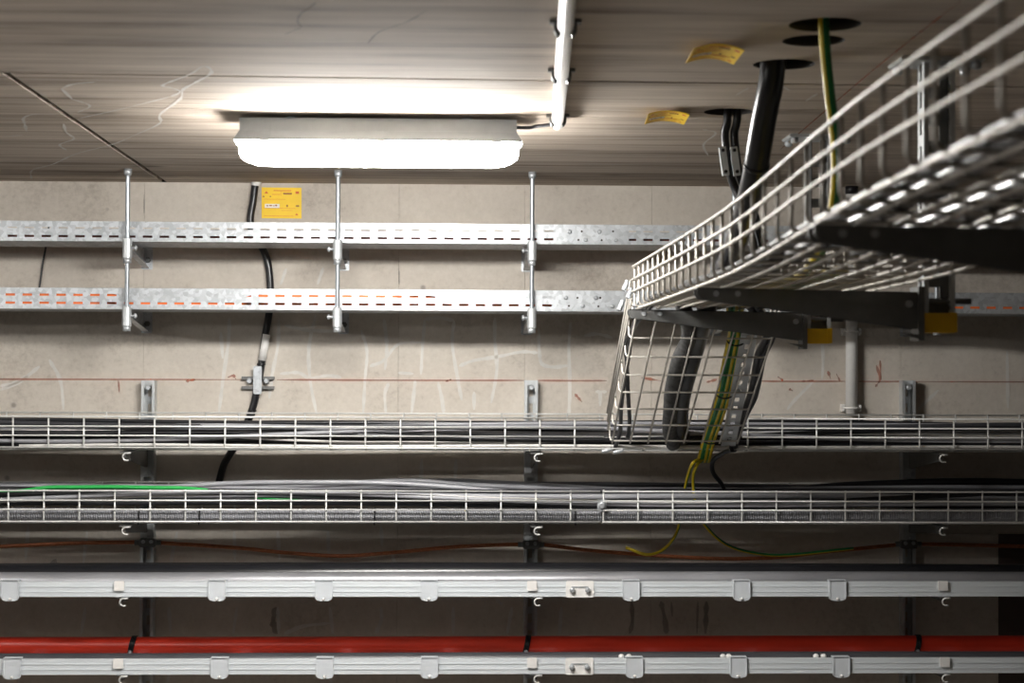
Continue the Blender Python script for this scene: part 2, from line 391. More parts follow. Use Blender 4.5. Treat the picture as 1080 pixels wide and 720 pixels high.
tag(MB().tube(spline([e0, Vector((pb.x+.02,LY,ZC-.02)), Vector((c1.x-.05, c1.y+.02, ZC-.017)), Vector((c1.x-.012, c1.y+.004, ZC-.014))]), .0045, 8).build('lamp_cable', M_dark, base=e0),
    'short dark grey cable between the lit lamp and the ceiling conduit', 'cable')

# ================================================================== YELLOW SIGNS
def sign(o0, ux, uy, wx, wy, n, name, label, curl=0.):
    """o0 = top left corner, ux to the right, uy downwards"""
    t = thing(name, label, 'sign', o0+ux*wx/2+uy*wy)
    def Q(a, b, off): return o0+ux*(a*wx)+uy*(b*wy)+n*(off+curl*(abs(a-.5)*2)**2)
    def patch(a0, b0, a1, b1, off, th):
        mb = MB(); k = 8 if a1-a0 > .3 else 2; vs = []; 
        for i in range(k+1):
            a = a0+(a1-a0)*i/k
            vs += [Q(a,b0,off), Q(a,b1,off), Q(a,b1,off-th), Q(a,b0,off-th)]
        fs = [[4*i+j, 4*i+(j+1)%4, 4*i+4+(j+1)%4, 4*i+4+j] for i in range(k) for j in range(4)]+[[0,1,2,3],[4*k+3,4*k+2,4*k+1,4*k]]
        return mb.add(vs, fs)
    patch(0,0,1,1,.002,.0018).build('plate', M_sign, t)
    for r in [(.30,.09,.74,.115),(.48,.10,.487,.26),(.26,.22,.46,.235),(.06,.38,.60,.39),(.06,.67,.85,.68),(.50,.74,.78,.75),(.06,.92,.80,.93)]:
        patch(*r, .0026, .0005).build('printed_line', M_inkred, t)
    for r in [(.54,.17,.76,.225),(.03,.28,.07,.32),(.62,.56,.66,.63),(.86,.57,.94,.62),(.20,.28,.24,.31)]:
        patch(*r, .0026, .0005).build('printed_text', M_ink, t)
    wf = patch(.08,.535,.45,.665,.0026,.0005).build('white_field', M_patch, t)
    for k, r in enumerate([(.12,.58,.17,.615),(.19,.57,.26,.61),(.28,.585,.33,.61),(.34,.56,.39,.61)]): patch(*r, .003, .0003).build('handwriting', M_ink, wf)
    patch(.85,.12,.94,.20,.0026,.0005).build('printed_square', M_inkred, t)
    for (a, b, s_) in ((.07,.12,1.), (.84,.83,.8)):
        mb = MB(); tri = [(a+.05*s_, b), (a, b+.08*s_), (a+.10*s_, b+.08*s_)]
        mb.add([Q(x,y,.0026) for x,y in tri]+[Q(x,y,.0021) for x,y in tri], [(0,1,2),(5,4,3),(0,3,4,1),(1,4,5,2),(2,5,3,0)])
        mb.build('warning_triangle', M_inkred, t)
    return t
a, b, c = U(276,197.5,YW-.001), U(318,198,YW-.001), U(276,230,YW-.001)
sign(a, (b-a).normalized(), (c-a).normalized(), (b-a).length, (c-a).length, Vector((0,-1,0)), 'warning_sign', 'flat yellow printed notice fixed on the wall just below the ceiling edge')
a, b, c = UZ(732,45,ZC-.006), UZ(785,46.5,ZC-.006), UZ(723,60,ZC-.006)
sign(a, (b-a).normalized(), (c-a).normalized(), (b-a).length, (c-a).length, Vector((0,0,-1)), 'warning_sign', 'larger curled yellow notice on the ceiling, nearer the two open holes', .010)
a, b, c = UZ(684,116,ZC-.006), UZ(727,116.5,ZC-.006), UZ(680,126.5,ZC-.006)
sign(a, (b-a).normalized(), (c-a).normalized(), (b-a).length, (c-a).length, Vector((0,0,-1)), 'warning_sign', 'smaller yellow notice on the ceiling beside the hole with two thin cables', .008)

# ================================================================== SLOTTED SHEET TRAYS
YT0, YT1 = 5.165, 5.42
XT0, XT1 = -2.9, 3.6
PIT = .0485
def slotted_tray(zf_top, zf_bot, slots_z, label, splice, x_slot, boltpx, skip):
    """front flange with two rows of real slots, slotted bed, back flange"""
    t = thing('slotted_cable_tray', label, 'cable tray', Vector(((XT0+XT1)/2, YT0, zf_bot)), 'slotted sheet cable trays')
    sl, sh = .0275, .0065
    k0 = math.ceil((XT0-x_slot)/PIT); cols = []; x = XT0
    for k in range(k0, int((XT1-x_slot)/PIT)):
        xa = x_slot+k*PIT
        if splice[0] < xa+sl/2 < splice[1]: continue
        cols += [(x, xa, False), (xa, xa+sl, True)]; x = xa+sl
    cols.append((x, XT1, False))
    zs = [zf_bot, slots_z[1]-sh/2, slots_z[1]+sh/2, slots_z[0]-sh/2, slots_z[0]+sh/2, zf_top]
    def sheet(P, rows, slotrows):
        mb = MB()
        for a, b, s in cols:
            for i in range(len(rows)-1):
                if s and i in slotrows: continue
                mb.add([P(a,rows[i]), P(b,rows[i]), P(b,rows[i+1]), P(a,rows[i+1])], [(0,1,2,3)])
        return mb
    m1 = sheet(lambda x, z: (x, YT0, z), zs, (1,3))
    m1.add([(XT0,YT0,zf_top),(XT1,YT0,zf_top),(XT1,YT0+.012,zf_top+.001),(XT0,YT0+.012,zf_top+.001)], [(0,1,2,3)])
    m1.add([(XT0,YT0+.012,zf_top+.001),(XT1,YT0+.012,zf_top+.001),(XT1,YT0+.012,zf_top-.006),(XT0,YT0+.012,zf_top-.006)], [(0,1,2,3)])
    o = m1.build('front_flange', M_galv, t); md = o.modifiers.new('sheet', 'SOLIDIFY'); md.thickness = .0014
    yb = [YT0, YT0+.03, YT0+.037, YT0+.09, YT0+.097, YT0+.16, YT0+.167, YT0+.22, YT0+.227, YT1]
    o = sheet(lambda x, y: (x, y, zf_bot), yb, (1,3,5,7)).build('bed', M_galv, t); md = o.modifiers.new('sheet', 'SOLIDIFY'); md.thickness = .0014
    MB().box(XT0, XT1, YT1, YT1+.0015, zf_bot, zf_top).build('back_flange', M_galv, t)
    MB().box(splice[0]+.002, splice[1]-.002, YT0-.0022, YT0, zf_bot+.002, zf_top-.004).build('splice_plate', M_galv, t)
    for px, py in boltpx:
        p = U(px, py, YT0); mb = MB()
        mb.cyl((p.x,YT0-.001,p.z), (p.x,YT0-.0045,p.z), .0085, 6); mb.tube([(p.x,YT0-.004,p.z),(p.x,YT0-.007,p.z),(p.x,YT0-.009,p.z)], [.0065,.0055,.003], 10)
        mb.build('bolt', M_galv, t)
    for px, py in skip:
        p = U(px, py, YT0); MB().cyl((p.x,YT0-.003,p.z), (p.x,YT0-.0005,p.z), .0032, 8).build('bolt_hole', M_crack, t)
    return t
q = lambda py, Y, px=360: U(px, py, Y).z
upT, upB, upS = q(235.5,YT0), q(255.5,YT0), (q(242.5,YT0), q(250.8,YT0))
loT, loB, loS = q(305,YT0), q(326.5,YT0), (q(312.3,YT0), q(320.8,YT0))
slotted_tray(upT, upB, upS, 'upper of the two slotted sheet cable trays along the wall, under the yellow notice', (U(595,240,YT0).x, U(664,240,YT0).x), U(363,242,YT0).x,
    [(600.7,244.5),(632,244.5),(617.7,253),(649.5,253.3)], [(613.5,244),(646.5,244),(610,253),(634.5,253.3)])
slotted_tray(loT, loB, loS, 'lower of the two slotted sheet cable trays, showing orange through its slots', (U(586,312,YT0).x, U(660,312,YT0).x), U(361,312,YT0).x,
    [(596.7,314),(628.3,314),(614.3,322.5),(645.7,323)], [(609,314),(600,322.5),(633,314),(631,323)])
# cables lying in the slotted trays
def cable(name, label, pts, r, m, group=None, n=8, per=6, mi=None, cat='cable'):
    P = spline(pts, per); base = P[len(P)//2].copy()
    return tag(MB().tube(P, r, n, mi=mi).build(name, m, base=base), label, cat, group)
def lane(y, z, ay, az, x0=-2.7, x1=3.3, step=.16, seed=0, zmin=None):
    r = random.Random(seed); ph = [r.uniform(0,6.28) for _ in range(4)]; fr = [r.uniform(1.1,2.2), r.uniform(2.4,4.2), r.uniform(1.,2.), r.uniform(2.2,4.)]
    out = []; n = int((x1-x0)/step)
    for i in range(n+1):
        x = x0+(x1-x0)*i/n
        zz = z+az*(.65*math.sin(fr[0]*x+ph[0])+.35*math.sin(fr[1]*x+ph[1]))
        out.append((x, y+ay*(.65*math.sin(fr[2]*x+ph[2])+.35*math.sin(fr[3]*x+ph[3])), max(zz, zmin) if zmin is not None else zz))
    return out
cable('tray_cable', 'maroon cable lying behind the slots of the upper slotted tray', lane(YT0+.035, upB+.019, .005, .006, seed=3), .015, M_maroon)
cable('tray_cable', 'grey cable at the back of the upper slotted tray', lane(YT0+.12, upB+.018, .02, .0, seed=4), .014, M_gsheath)
cable('tray_cable', 'front orange cable showing through the slots of the lower slotted tray', [(-2.3,YT0+.014,loS[0])]+[(U(a,320,YT0).x, YT0+.014+d, (loS[0],loS[1])[k]-.001) for a,d,k in ((-120,0,0),(60,0,0),(105,0,0),(150,0,1),(190,0,1),(240,.004,1),(280,0,0),(330,0,0),(400,0,0),(440,.01,0),(500,.03,1),(620,.05,1),(760,.05,1),(900,.03,1),(1000,.0,1),(1080,0,1),(1300,.02,1))], .0115, M_orange)
cable('tray_cable', 'second orange cable, deeper in the lower slotted tray', [(-2.3,YT0+.014,loS[1])]+[(U(a,320,YT0).x, YT0+.014+d, (loS[0],loS[1])[k]-.001) for a,d,k in ((-120,0,1),(40,0,1),(90,0,1),(130,.03,1),(180,.05,1),(300,.06,1),(500,.07,1),(700,.08,1),(900,.07,1),(1100,.05,1),(1300,.05,1))], .0115, M_orange)
cable('tray_cable', 'maroon cable at the back of the lower slotted tray', lane(YT0+.13, loB+.014, .015, .0, seed=14), .012, M_maroon)

# threaded rods with sleeves, brackets on the wall
YR = 5.14
rodpx = [(134,'leftmost threaded rod hung from the ceiling in front of the slotted trays'), (356,'threaded rod with two sleeves under the middle of the lit lamp'),
         (561,'threaded rod just right of the lit lamp, in front of the slotted trays'), (774,'threaded rod behind the mesh side of the suspended basket tray'),
         (988,'rightmost threaded rod, hidden behind the slotted ceiling post')]
for i, (px, lab) in enumerate(rodpx):
    x = U(px, 300, YR).x; zb = U(px, 338+i*3.5, YR).z
    t = thing('threaded_rod', lab, 'rod', Vector((x, YR, zb)), 'threaded rods of the slotted trays')
    mb = MB(); P = []; R = []; z = zb
    while z < ZC:
        P += [(x,YR,z), (x,YR,z+.0016)]; R += [.0062, .0072]; z += .0036
    P.append((x,YR,ZC)); R.append(.0066)
    mb.tube(P, R, 8); mb.build('rod', M_rod, t)
    MB().tube([(x,YR,ZC),(x,YR,ZC-.012),(x,YR,ZC-.02)], [.012,.012,.009], 8).build('ceiling_anchor', M_galv, t)
    for zz in (upB, loB):
        mb = MB(); mb.tube([(x,YR,zz+.006),(x,YR,zz+.004),(x,YR,zz-.05),(x,YR,zz-.053)], [.011,.0135,.0135,.012], 16, smooth=False)
        mb.build('sleeve', M_strut, t)
        mb = MB(); mb.cyl((x,YR,zz-.05), (x,YR,zz-.066), .0115, 6); mb.build('nut', M_galv, t)
        mb = MB(); s = 1 if i == 0 else -1
        mb.cyl((x+s*.012,YR-.004,zz-.022), (x+s*.03,YR-.004,zz-.022), .0042, 8); mb.cyl((x+s*.022,YR-.004,zz-.022), (x+s*.028,YR-.004,zz-.022), .0085, 6); mb.build('clamp_bolt', M_galv, t)
    xb = x+(.0 if i > 1 else -.004)
    for lv, zz in (('upper', upB), ('lower', loB)):
        where = ['leftmost threaded rod', 'rod under the lit lamp', 'rod right of the lit lamp', 'rod behind the mesh basket side', 'rightmost hidden rod'][i]
        t2 = thing('tray_bracket', 'galvanised wall bracket under the %s slotted tray by the %s' % (lv, where), 'bracket', Vector((xb, YW, zz-.062)), 'brackets of the slotted trays')
        wp_ = MB().cbox(xb-.017, xb+.017, YW-.004, YW, zz-.064, zz+.03, .003).build('wall_plate', M_galv, t2)
        mb = MB(); zt = zz-.002
        mb.prism([(YR+.012,zt),(YW-.004,zt),(YW-.004,zt-.056),(YR+.02,zt-.018),(YR+.012,zt-.014)], 'x', xb-.0105, xb-.0085)
        mb.prism([(YR+.012,zt-.014),(YR+.02,zt-.018),(YW-.004,zt-.056),(YW-.004,zt-.058),(YR+.02,zt-.020),(YR+.012,zt-.016)], 'x', xb-.0105, xb+.008)
        mb.build('arm', M_galv, t2)
        MB().tube([(xb+.003,YW-.004,zz-.035),(xb+.003,YW-.012,zz-.035),(xb+.003,YW-.014,zz-.035)], [.009,.009,.006], 6).build('bolt', M_arm, wp_)

# ================================================================== WALL STRUTS
ZS = ZF+.25
strut_x = [U(155.5,500,YW-.04).x, U(560,500,YW-.04).x, U(958.5,500,YW-.04).x]
SN = ['left', 'middle', 'right']
for i, x in enumerate(strut_x):
    zt = U(155+400*i, 401, YW-.04).z
    t = thing('wall_strut', '%s upright slotted steel channel on the wall carrying the lower trays' % SN[i], 'strut', Vector((x, YW, ZS)), 'upright wall channels')
    y0, y1, h = YW-.041, YW, .0205
    mb = MB(); mb.box(x-h, x-h+.0025, y0, y1, ZS, zt); mb.box(x+h-.0025, x+h, y0, y1, ZS, zt)
    mb.box(x-h, x-h+.0085, y0-.0015, y0+.001, ZS, zt); mb.box(x+h-.0085, x+h, y0-.0015, y0+.001, ZS, zt)
    mb.build('channel', M_strut, t)
    # slotted web at the wall: bars and bridges round real slots
    mb = MB(); mb.box(x-h+.0025, x-.0065, y1-.003, y1, ZS, zt); mb.box(x+.0065, x+h-.0025, y1-.003, y1, ZS, zt)
    z = zt
    while z > ZS+.05: mb.box(x-.0065, x+.0065, y1-.003, y1, z-.022, z); z -= .05
    mb.build('slotted_web', M_strut, t)
    b = MB(); zz = zt-.022; b.tube([(x+.0,y0+.014,zz),(x,y0-.004,zz),(x,y0-.008,zz)], [.009,.009,.006], 8); b.build('bolt', M_galv, t)

# ================================================================== WIRE MESH TRAYS ON THE WALL
YMB = 5.42
HT = (0, .037, .063, .0905)
RW = .0027
def u_wire(y0, y1, z0, top_front, top_back, r=RW):
    """cross wire: down the front, along the bed, up the back"""
    c = .009; P = [(0,y0,z0+top_front), (0,y0,z0+c), (0,y0+c*.3,z0+c*.3), (0,y0+c,z0), (0,y1-c,z0), (0,y1-c*.3,z0+c*.3), (0,y1,z0+c), (0,y1,z0+top_back)]
    return MB().tube(P, r, 6)
def mesh_tray(label, x0, x1, zb, phase, cut=None, group='wire basket trays on the wall'):
    base = Vector(((x0+x1)/2, YM, zb)); t = thing('wire_mesh_tray', label, 'cable tray', base, group)
    xs = []; k = math.ceil((x0-phase)/.1)
    while phase+k*.1 <= x1+1e-6: xs.append(phase+k*.1); k += 1
    full = None; short = None
    for x in xs:
        if cut and cut[0] < x < cut[1]:
            if short is None:
                short = u_wire(YM, YMB, zb, .012, HT[3]).build('cross_wire', M_wire, t); short.location.x += x-base.x
                short.data.transform(Matrix.Translation((base.x,0,0)))
            else: piece(short, 'cross_wire', t, (x-base.x,0,0))
        else:
            if full is None:
                full = u_wire(YM, YMB, zb, HT[3]+.003, HT[3]+.006).build('cross_wire', M_wire, t); full.data.transform(Matrix.Translation((base.x,0,0))); full.location.x += x-base.x
            else: piece(full, 'cross_wire', t, (x-base.x,0,0))
    def lw(y, z, a=x0, b=x1): MB().tube([(a,y,z),(b,y,z)], RW, 6).build('long_wire', M_wire, t)
    for k, h in enumerate(HT):
        yf = YM-RW*1.8
        if k and cut: 
            if cut[0] > x0: lw(yf, zb+h, x0, cut[0])
            if cut[1] < x1: lw(yf, zb+h, cut[1], x1)
        else: lw(yf, zb+h+(.003 if k == 0 else 0))
        if k: lw(YMB+RW*1.8, zb+h+.003)
    for y in (YM+.055, YM+.11, YM+.165, YM+.22, YM+.275): lw(y, zb-RW*1.8)
    return t
z1 = U(360, 473.3, YM).z; z2 = U(360, 551, YM).z
xe = U(635,455,YM).x; xe2 = U(784,455,YM).x
mesh_tray('upper wire mesh tray on the wall, its front cut open below the sloping basket', -2.8, 3.3, z1, U(125.7,455,YM).x, (xe+.004, xe2-.004))
xj = U(633.5,535,YM).x
mesh_tray('lower wire mesh tray on the wall, left length with the green cable', -2.8, xj-.002, z2, U(121,535,YM).x)
tr = mesh_tray('lower wire mesh tray on the wall, right length under the sloping basket', xj+.006, 3.3, z2, U(636.5,535,YM).x)
mb = MB(); zc_ = z2+.052
mb.tube([(xj+.003,YM-.004,zc_),(xj+.003,YM-.012,zc_),(xj+.003,YM-.016,zc_)], [.012,.011,.006], 10); mb.box(xj-.01,xj+.016,YM-.006,YM-.003,zc_-.018,zc_+.016)
mb.build('joint_clamp', M_galv, tr)

# brackets with hooked tips
def hook_bracket(i, zt, lab, drop, tipdrop, ytip, dark=M_strut, length_name='arm'):
    x = strut_x[i]; y1 = YW-.043
    t = thing('hook_bracket', lab, 'bracket', Vector((x, y1, zt-drop)), 'hooked brackets on the wall channels')
    mb = MB()
    mb.prism([(ytip+.012,zt),(y1,zt),(y1,zt-drop),(y1-.03,zt-drop),(ytip+.02,zt-tipdrop),(ytip+.012,zt-tipdrop+.004)], 'x', x-.0015, x+.0015)
    mb.prism([(ytip+.012,zt-.0025),(y1,zt-.0025),(y1,zt),(ytip+.012,zt)], 'x', x-.017, x+.017)
    mb.build(length_name, M_arm, t)
    P = []
    for k in range(12):
        a = math.radians(60+k*24); P.append((ytip+.008+.0*k, zt-.0135+.0105*math.sin(a), .0105*math.cos(a)))
    # hook curl seen from the front as a C, bent in the x-z plane
    mb = MB(); mb.tube([(x+.004+c*1.05, y, z) for y, z, c in P[:11]], .0026, 6)
    mb.tube([(x-.002,ytip+.008,zt-.003),(x+.016,ytip+.008,zt-.003)], .0026, 6)
    mb.build('hook', M_wire, t)
    bk_ = MB().box(x-.019, x+.019, y1-.003, y1, zt-drop-.03, zt+.005).build('back_plate', M_strut, t)
    MB().tube([(x+.008,y1-.003,zt-drop-.017),(x+.008,y1-.009,zt-drop-.017)], .008, 6).build('bolt', M_galv, bk_)
for i in range(3):
    hook_bracket(i, z1-.010, 'hooked bracket under the upper wire mesh tray on the %s wall channel' % SN[i], .062, .02, YM-.012)
    hook_bracket(i, z2-.010, 'hooked bracket under the lower wire mesh tray on the %s wall channel' % SN[i], .05, .02, YM-.012)

# cables in the wire trays
def fill(zb, n_dark, rows, y0, y1, label, group, seed0, mats, x1=3.2):
    k = 0
    for r, (zz, cnt, rad, az) in enumerate(rows):
        for j in range(cnt):
            y = y0+(y1-y0)*(j+.5)/cnt
            m = mats[(k*7+r) % len(mats)]
            o = cable('tray_cable', label[m.name], lane(y, zb+zz, (y1-y0)/cnt*.30, az, seed=seed0+k, x1=x1, zmin=zb+.010), rad, m, group); k += 1
lab1 = {'black_sheath': 'one of the black cables bunched in the upper wire mesh tray', 'charcoal_sheath': 'one of the charcoal cables bunched in the upper wire mesh tray', 'grey_sheath': 'one of the grey cables bunched in the upper wire mesh tray'}
fill(z1, 0, [(.012,6,.0085,.002),(.031,6,.0085,.010),(.050,6,.008,.013),(.066,4,.0065,.012)], YM+.03, YMB-.02, lab1, 'cables in the upper wire mesh tray', 100, [M_black, M_gsheath, M_dark, M_black, M_dark])
lab2 = {k: v.replace('upper', 'lower') for k, v in lab1.items()}
fill(z2, 0, [(.050,5,.0085,.009),(.068,5,.0085,.011),(.083,5,.008,.010)], YM+.03, YMB-.02, lab2, 'cables in the lower wire mesh tray', 300, [M_dark, M_gsheath, M_black, M_gsheath, M_dark])
cable('tray_cable', 'pale cream cable along the front bottom edge of the upper wire mesh tray', [(U(20,474,YM+.012).x, YM+.014, z1+.006)]+[(x, YM+.014, z1+.0085+.0015*math.sin(x*5)) for x in [-.9+.2*i for i in range(21)]], .0048, M_pale)
for k_, (zz_, nm_, tr_) in enumerate(((z1, 'upper', 0), (z2+.022, 'lower', 1))):
    for j_, (m_, c_, r_, dz_) in enumerate(((M_gsheath,'grey',.0062,.040), (M_black,'black',.0075,.048), (M_pale,'pale grey',.0045,.035))):
        cable('tray_cable', '%s cable weaving along the front wires inside the %s wire mesh tray' % (c_, nm_), lane(YM+.013+.008*j_, zz_+dz_, .002, .024, seed=700+10*k_+j_, x0=-2.6, zmin=zz_+.018), r_, m_)
cable('tray_cable', 'bright green cable over the left end of the lower wire mesh tray', [tuple(U(px,py,YM+.022+.004*i)) for i,(px,py) in enumerate(((-330,523),(-220,522),(-120,521),(-20,520),(20,518),(50,514),(80,513.6),(120,513.4),(160,514.2),(200,515),(240,520),(290,526),(340,530)))], .0062, M_green)
for s, pts in enumerate([[(130,517),(200,512),(260,509),(330,508.5),(400,509),(470,513),(540,519),(620,524),(700,528)],
                         [(180,518),(280,514),(350,510.5),(400,507.5),(440,507),(490,511),(560,514),(640,519),(740,524)],
                         [(300,518),(380,514),(430,509),(470,506.5),(520,508.5),(580,512),(650,516),(760,522)]]):
    yy = YM+.09+.07*s
    cable('tray_cable', ['foremost','middle','rearmost'][s]+' of three grey cables arching over the top of the lower wire mesh tray', [U(a,b,yy) for a,b in pts], .0075, M_gsheath, 'grey cables arching over the lower wire mesh tray')
cable('tray_cable', 'black cable rising above the right end of the lower wire mesh tray', [U(a,b,YM+.2) for a,b in [(760,524),(820,519),(880,513),(940,510),(1010,508),(1080,509),(1160,512),(1300,514),(1500,512),(1700,513)]], .013, M_black)
# corrugated conduit at the bottom of the lower tray
t = thing('corrugated_conduit', 'grey corrugated conduit along the front of the lower wire mesh tray', 'conduit', Vector((.2, YM+.026, z2)))
P = []; R = []; x = -2.7; k = 0
while x < 3.2: P.append((x, YM+.026+.003*math.sin(x*3), z2+.021+.0015*math.sin(x*4+1))); R.append((.0190,.0190,.0150,.0150)[k%4]); x += (.0022,.0012,.0022,.0012)[k%4]; k += 1
MB().tube(P, R, 8, smooth=False).build('pipe', M_gsheath, t)
for px in (146, 210, 607, 395):
    x = U(px,545,YM).x; mb = MB(); yy = YM+.026+.003*math.sin(x*3)
    mb.tube([(x, yy+.0205*math.cos(a), z2+.0205+.0205*math.sin(a)) for a in [2*math.pi*j/14 for j in range(15)]], .0022, 6); mb.tube([(x,YM+.006,z2+.01),(x,YM-.006,z2-.006)], .0018, 6)
    mb.build('cable_tie', M_black, t)

# ================================================================== LADDER RAILS
def rail(zt, zb, label, clips, plates, squares, cz, n):
    y0 = 5.065; base = Vector((.2, y0, zb)); x0, x1 = -2.8, 3.3; yb = 5.40
    t = thing('cable_ladder', label, 'cable ladder', base, 'white cable ladders')
    h = zt-zb
    mb = MB(); pr = [(y0,zb),(y0,zt),(y0+.016,zt),(y0+.016,zt-.003),(y0+.003,zt-.003),(y0+.003,zb+.003),(y0+.016,zb+.003),(y0+.016,zb)]
    mb.prism(pr, 'x', x0, x1); mb.box(x0,x1,y0-.0015,y0,zb+h*.30,zb+h*.36); mb.box(x0,x1,y0-.0015,y0,zb+h*.66,zb+h*.72)
    mb.build('front_rail', M_alu, t)
    MB().prism([(yb,zb),(yb,zt),(yb-.016,zt),(yb-.016,zt-.003),(yb-.003,zt-.003),(yb-.003,zb+.003),(yb-.016,zb+.003),(yb-.016,zb)], 'x', x0, x1).build('back_rail', M_alu, t)
    x = x0+.1
    while x < x1: MB().box(x-.015, x+.015, y0+.004, yb-.004, zb+.004, zb+.010).build('rung', M_alu, t); x += .3
    for px, py in clips:
        xc = U(px,py,y0).x; mb = MB(); w_ = .0245
        mb.prism([(xc-w_,zt+.004),(xc+w_,zt+.004),(xc+w_,zb-.004),(xc+w_*.8,zb-.009),(xc+w_*.35,zb-.012),(xc-w_*.35,zb-.012),(xc-w_*.8,zb-.009),(xc-w_,zb-.004)], 'y', y0-.006, y0-.0016)
        mb.box(xc-w_,xc+w_,y0-.006,y0+.022,zt+.0012,zt+.005); mb.box(xc-w_,xc-w_+.003,y0-.008,y0-.005,zb-.003,zt+.003); mb.box(xc+w_-.003,xc+w_,y0-.008,y0-.005,zb-.003,zt+.003)
        o = mb.build('rail_clip', M_clip, t)
        MB().tube([(xc,y0-.005,zb-.006),(xc,y0-.009,zb-.006),(xc,y0-.011,zb-.006)], [.005,.004,.002], 8).build('clip_stud', M_white, o)
    for px, py in plates:
        xc = U(px,py,y0).x; mb = MB()
        mb.cbox(xc-.040, xc+.040, y0-.004, y0-.0016, zb-.002, zt+.003, .003); o = mb.build('splice_plate', M_white, t)
        mb = MB(); mb.box(xc-.024,xc+.024,y0-.0055,y0-.004,zb+h*.62,zb+h*.72); mb.build('plate_slot', M_strut, o)
        for s in (-1,1):
            mb = MB(); mb.tube([(xc+s*.022,y0-.004,zb+h*.46),(xc+s*.022,y0-.012,zb+h*.46),(xc+s*.022,y0-.016,zb+h*.46)], [.008,.0075,.004], 8)
            mb.build('bolt', M_galv, o)
    for px, py in squares:
        xc = U(px,py,y0).x; mb = MB(); mb.cbox(xc-.014, xc+.014, y0-.007, y0-.0015, zb+h*.42, zt+.003, .002); mb.build('end_clamp', M_white, t)
    return t
ra = (U(540,613.5,5.065).z, U(540,629,5.065).z); rb = (U(540,694.5,5.065).z, U(540,710.5,5.065).z)
rail(ra[0], ra[1], 'upper white cable ladder along the wall, under the silver wrapped pipe', [(11,625),(229,624),(341.5,622),(452.5,621.5),(665.5,622),(782,622),(883,623)], [(611.5,621)], [(126,620),(561,616),(994,620)], 0, 0)
rail(rb[0], rb[1], 'bottom white cable ladder along the wall, under the red pipe', [(13,703),(231.5,703),(342.5,703),(453,703),(669,702),(778.5,702),(887,702)], [(611,702)], [(125,700),(561,698),(996,697)], 0, 0)
for i in range(3):
    hook_bracket(i, ra[1]-.001, 'hooked bracket under the upper white cable ladder on the %s wall channel' % SN[i], .022, .016, 5.05)
    hook_bracket(i, rb[1]-.001, 'hooked bracket under the bottom white cable ladder on the %s wall channel' % SN[i], .022, .016, 5.05)
# what lies on the ladders
def straightish(y, z, az, x0=-2.7, x1=3.2, ph=0.): return [(x0+(x1-x0)*i/24, y, z+az*math.sin(1.7*(x0+(x1-x0)*i/24)+ph)) for i in range(25)]
cable('wrapped_pipe', 'silver foil wrapped pipe lying behind the rail of the upper white ladder', straightish(5.118, ra[1]+.010+.0275, .0015), .027, M_silver, n=16, cat='pipe')
cable('heavy_cable', 'thick black cable behind the silver wrapped pipe on the upper white ladder', straightish(5.19, ra[1]+.010+.036, .003, ph=1), .035, M_black, n=14)
cable('heavy_cable', 'thick charcoal cable at the back of the upper white ladder', straightish(5.29, ra[1]+.010+.031, .003, ph=2), .03, M_dark, n=12)
cable('heavy_cable', 'thick dark grey cable in front of the red pipe on the bottom white ladder', straightish(5.105, rb[1]+.010+.0228, .001), .0225, M_dark, n=16)
cable('heavy_cable', 'black cable under the red pipe on the bottom white ladder', straightish(5.262, rb[1]+.010+.0123, .0005), .012, M_black, n=12)
red_y = 5.262; red_z = U(540,680,red_y).z
t = thing('red_pipe', 'long glossy red pipe on top of the dark cables of the bottom white ladder', 'pipe', Vector((.2, red_y, red_z-.028)))
MB().tube(straightish(red_y, red_z, .0008), .0265, 18).build('pipe', M_red, t)
for px in (140, 555, 966):
    x = U(px,685,red_y).x; mb = MB(); P = [(x+.006*math.sin(a), red_y+.0285*math.cos(a), red_z+.0285*math.sin(a)) for a in [2*math.pi*j/18 for j in range(19)]]
    for dx in (-.006,-.002,.002,.006): mb.tube([(p[0]+dx,p[1],p[2]) for p in P], .002, 6)
    sp_ = mb.build('strap', M_black, t)
    mb = MB(); mb.tube([(x-.002,red_y-.028,red_z-.014),(x-.002,red_y-.034,red_z-.018),(x-.002,red_y-.034,red_z-.030)], .006, 8); mb.build('buckle', M_gsheath, sp_)
for k_, px in enumerate((655, 663, 762, 768, 860, 868)):
    x = U(px,694,5.09).x
    tag(MB().tube([(x,5.083,rb[0]),(x,5.083,rb[0]+.006),(x,5.083,rb[0]+.010)], [.008,.0085,.004], 10).build('plastic_plug', M_white, base=Vector((x,5.083,rb[0]))), '%s small white plug of the %s pair on top of the bottom white ladder rail' % (['left','right'][k_%2], ['left','middle','right'][k_//2]), 'plug', 'white plugs on the bottom rail')
# copper braid sagging from channel to channel
YCB = YW-.05
t = thing('copper_braid', 'thin copper coloured braid sagging between the wall channels above the upper white ladder', 'cable', U(540,580,YCB))
P = [U(a,b,YCB) for a,b in [(-420,575),(-300,576),(-220,578),(-100,579),(0,576),(80,572.5),(150,571.5),(165,572),(250,577.5),(300,582.5),(360,586),(420,582),(480,576.5),(545,574),(575,574.5),(620,580),(690,585.5),(760,589),(820,587.5),(870,582),(950,574),(975,573.5),(1080,576),(1200,580),(1300,578),(1500,580),(1700,582)]]
MB().tube(spline(P, 5), .0062, 8, flat=.6).build('braid', M_copper, t)
for px, py in ((156,572),(560,574),(958,573.5)):
    p = U(px,py,YCB); mb = MB(); mb.cbox(p.x-.026,p.x+.026,YCB-.012,YCB+.006,p.z-.013,p.z+.013,.005)
    mb.tube([(p.x-.04,YCB,p.z),(p.x+.04,YCB,p.z)], .0085, 8); cl_ = mb.build('clamp', M_arm, t)
    for s in (-1,1): MB().tube([(p.x+s*.012,YCB-.012,p.z+.004),(p.x+s*.012,YCB-.018,p.z+.004)], .006, 8).build('clamp_screw', M_galv, cl_)

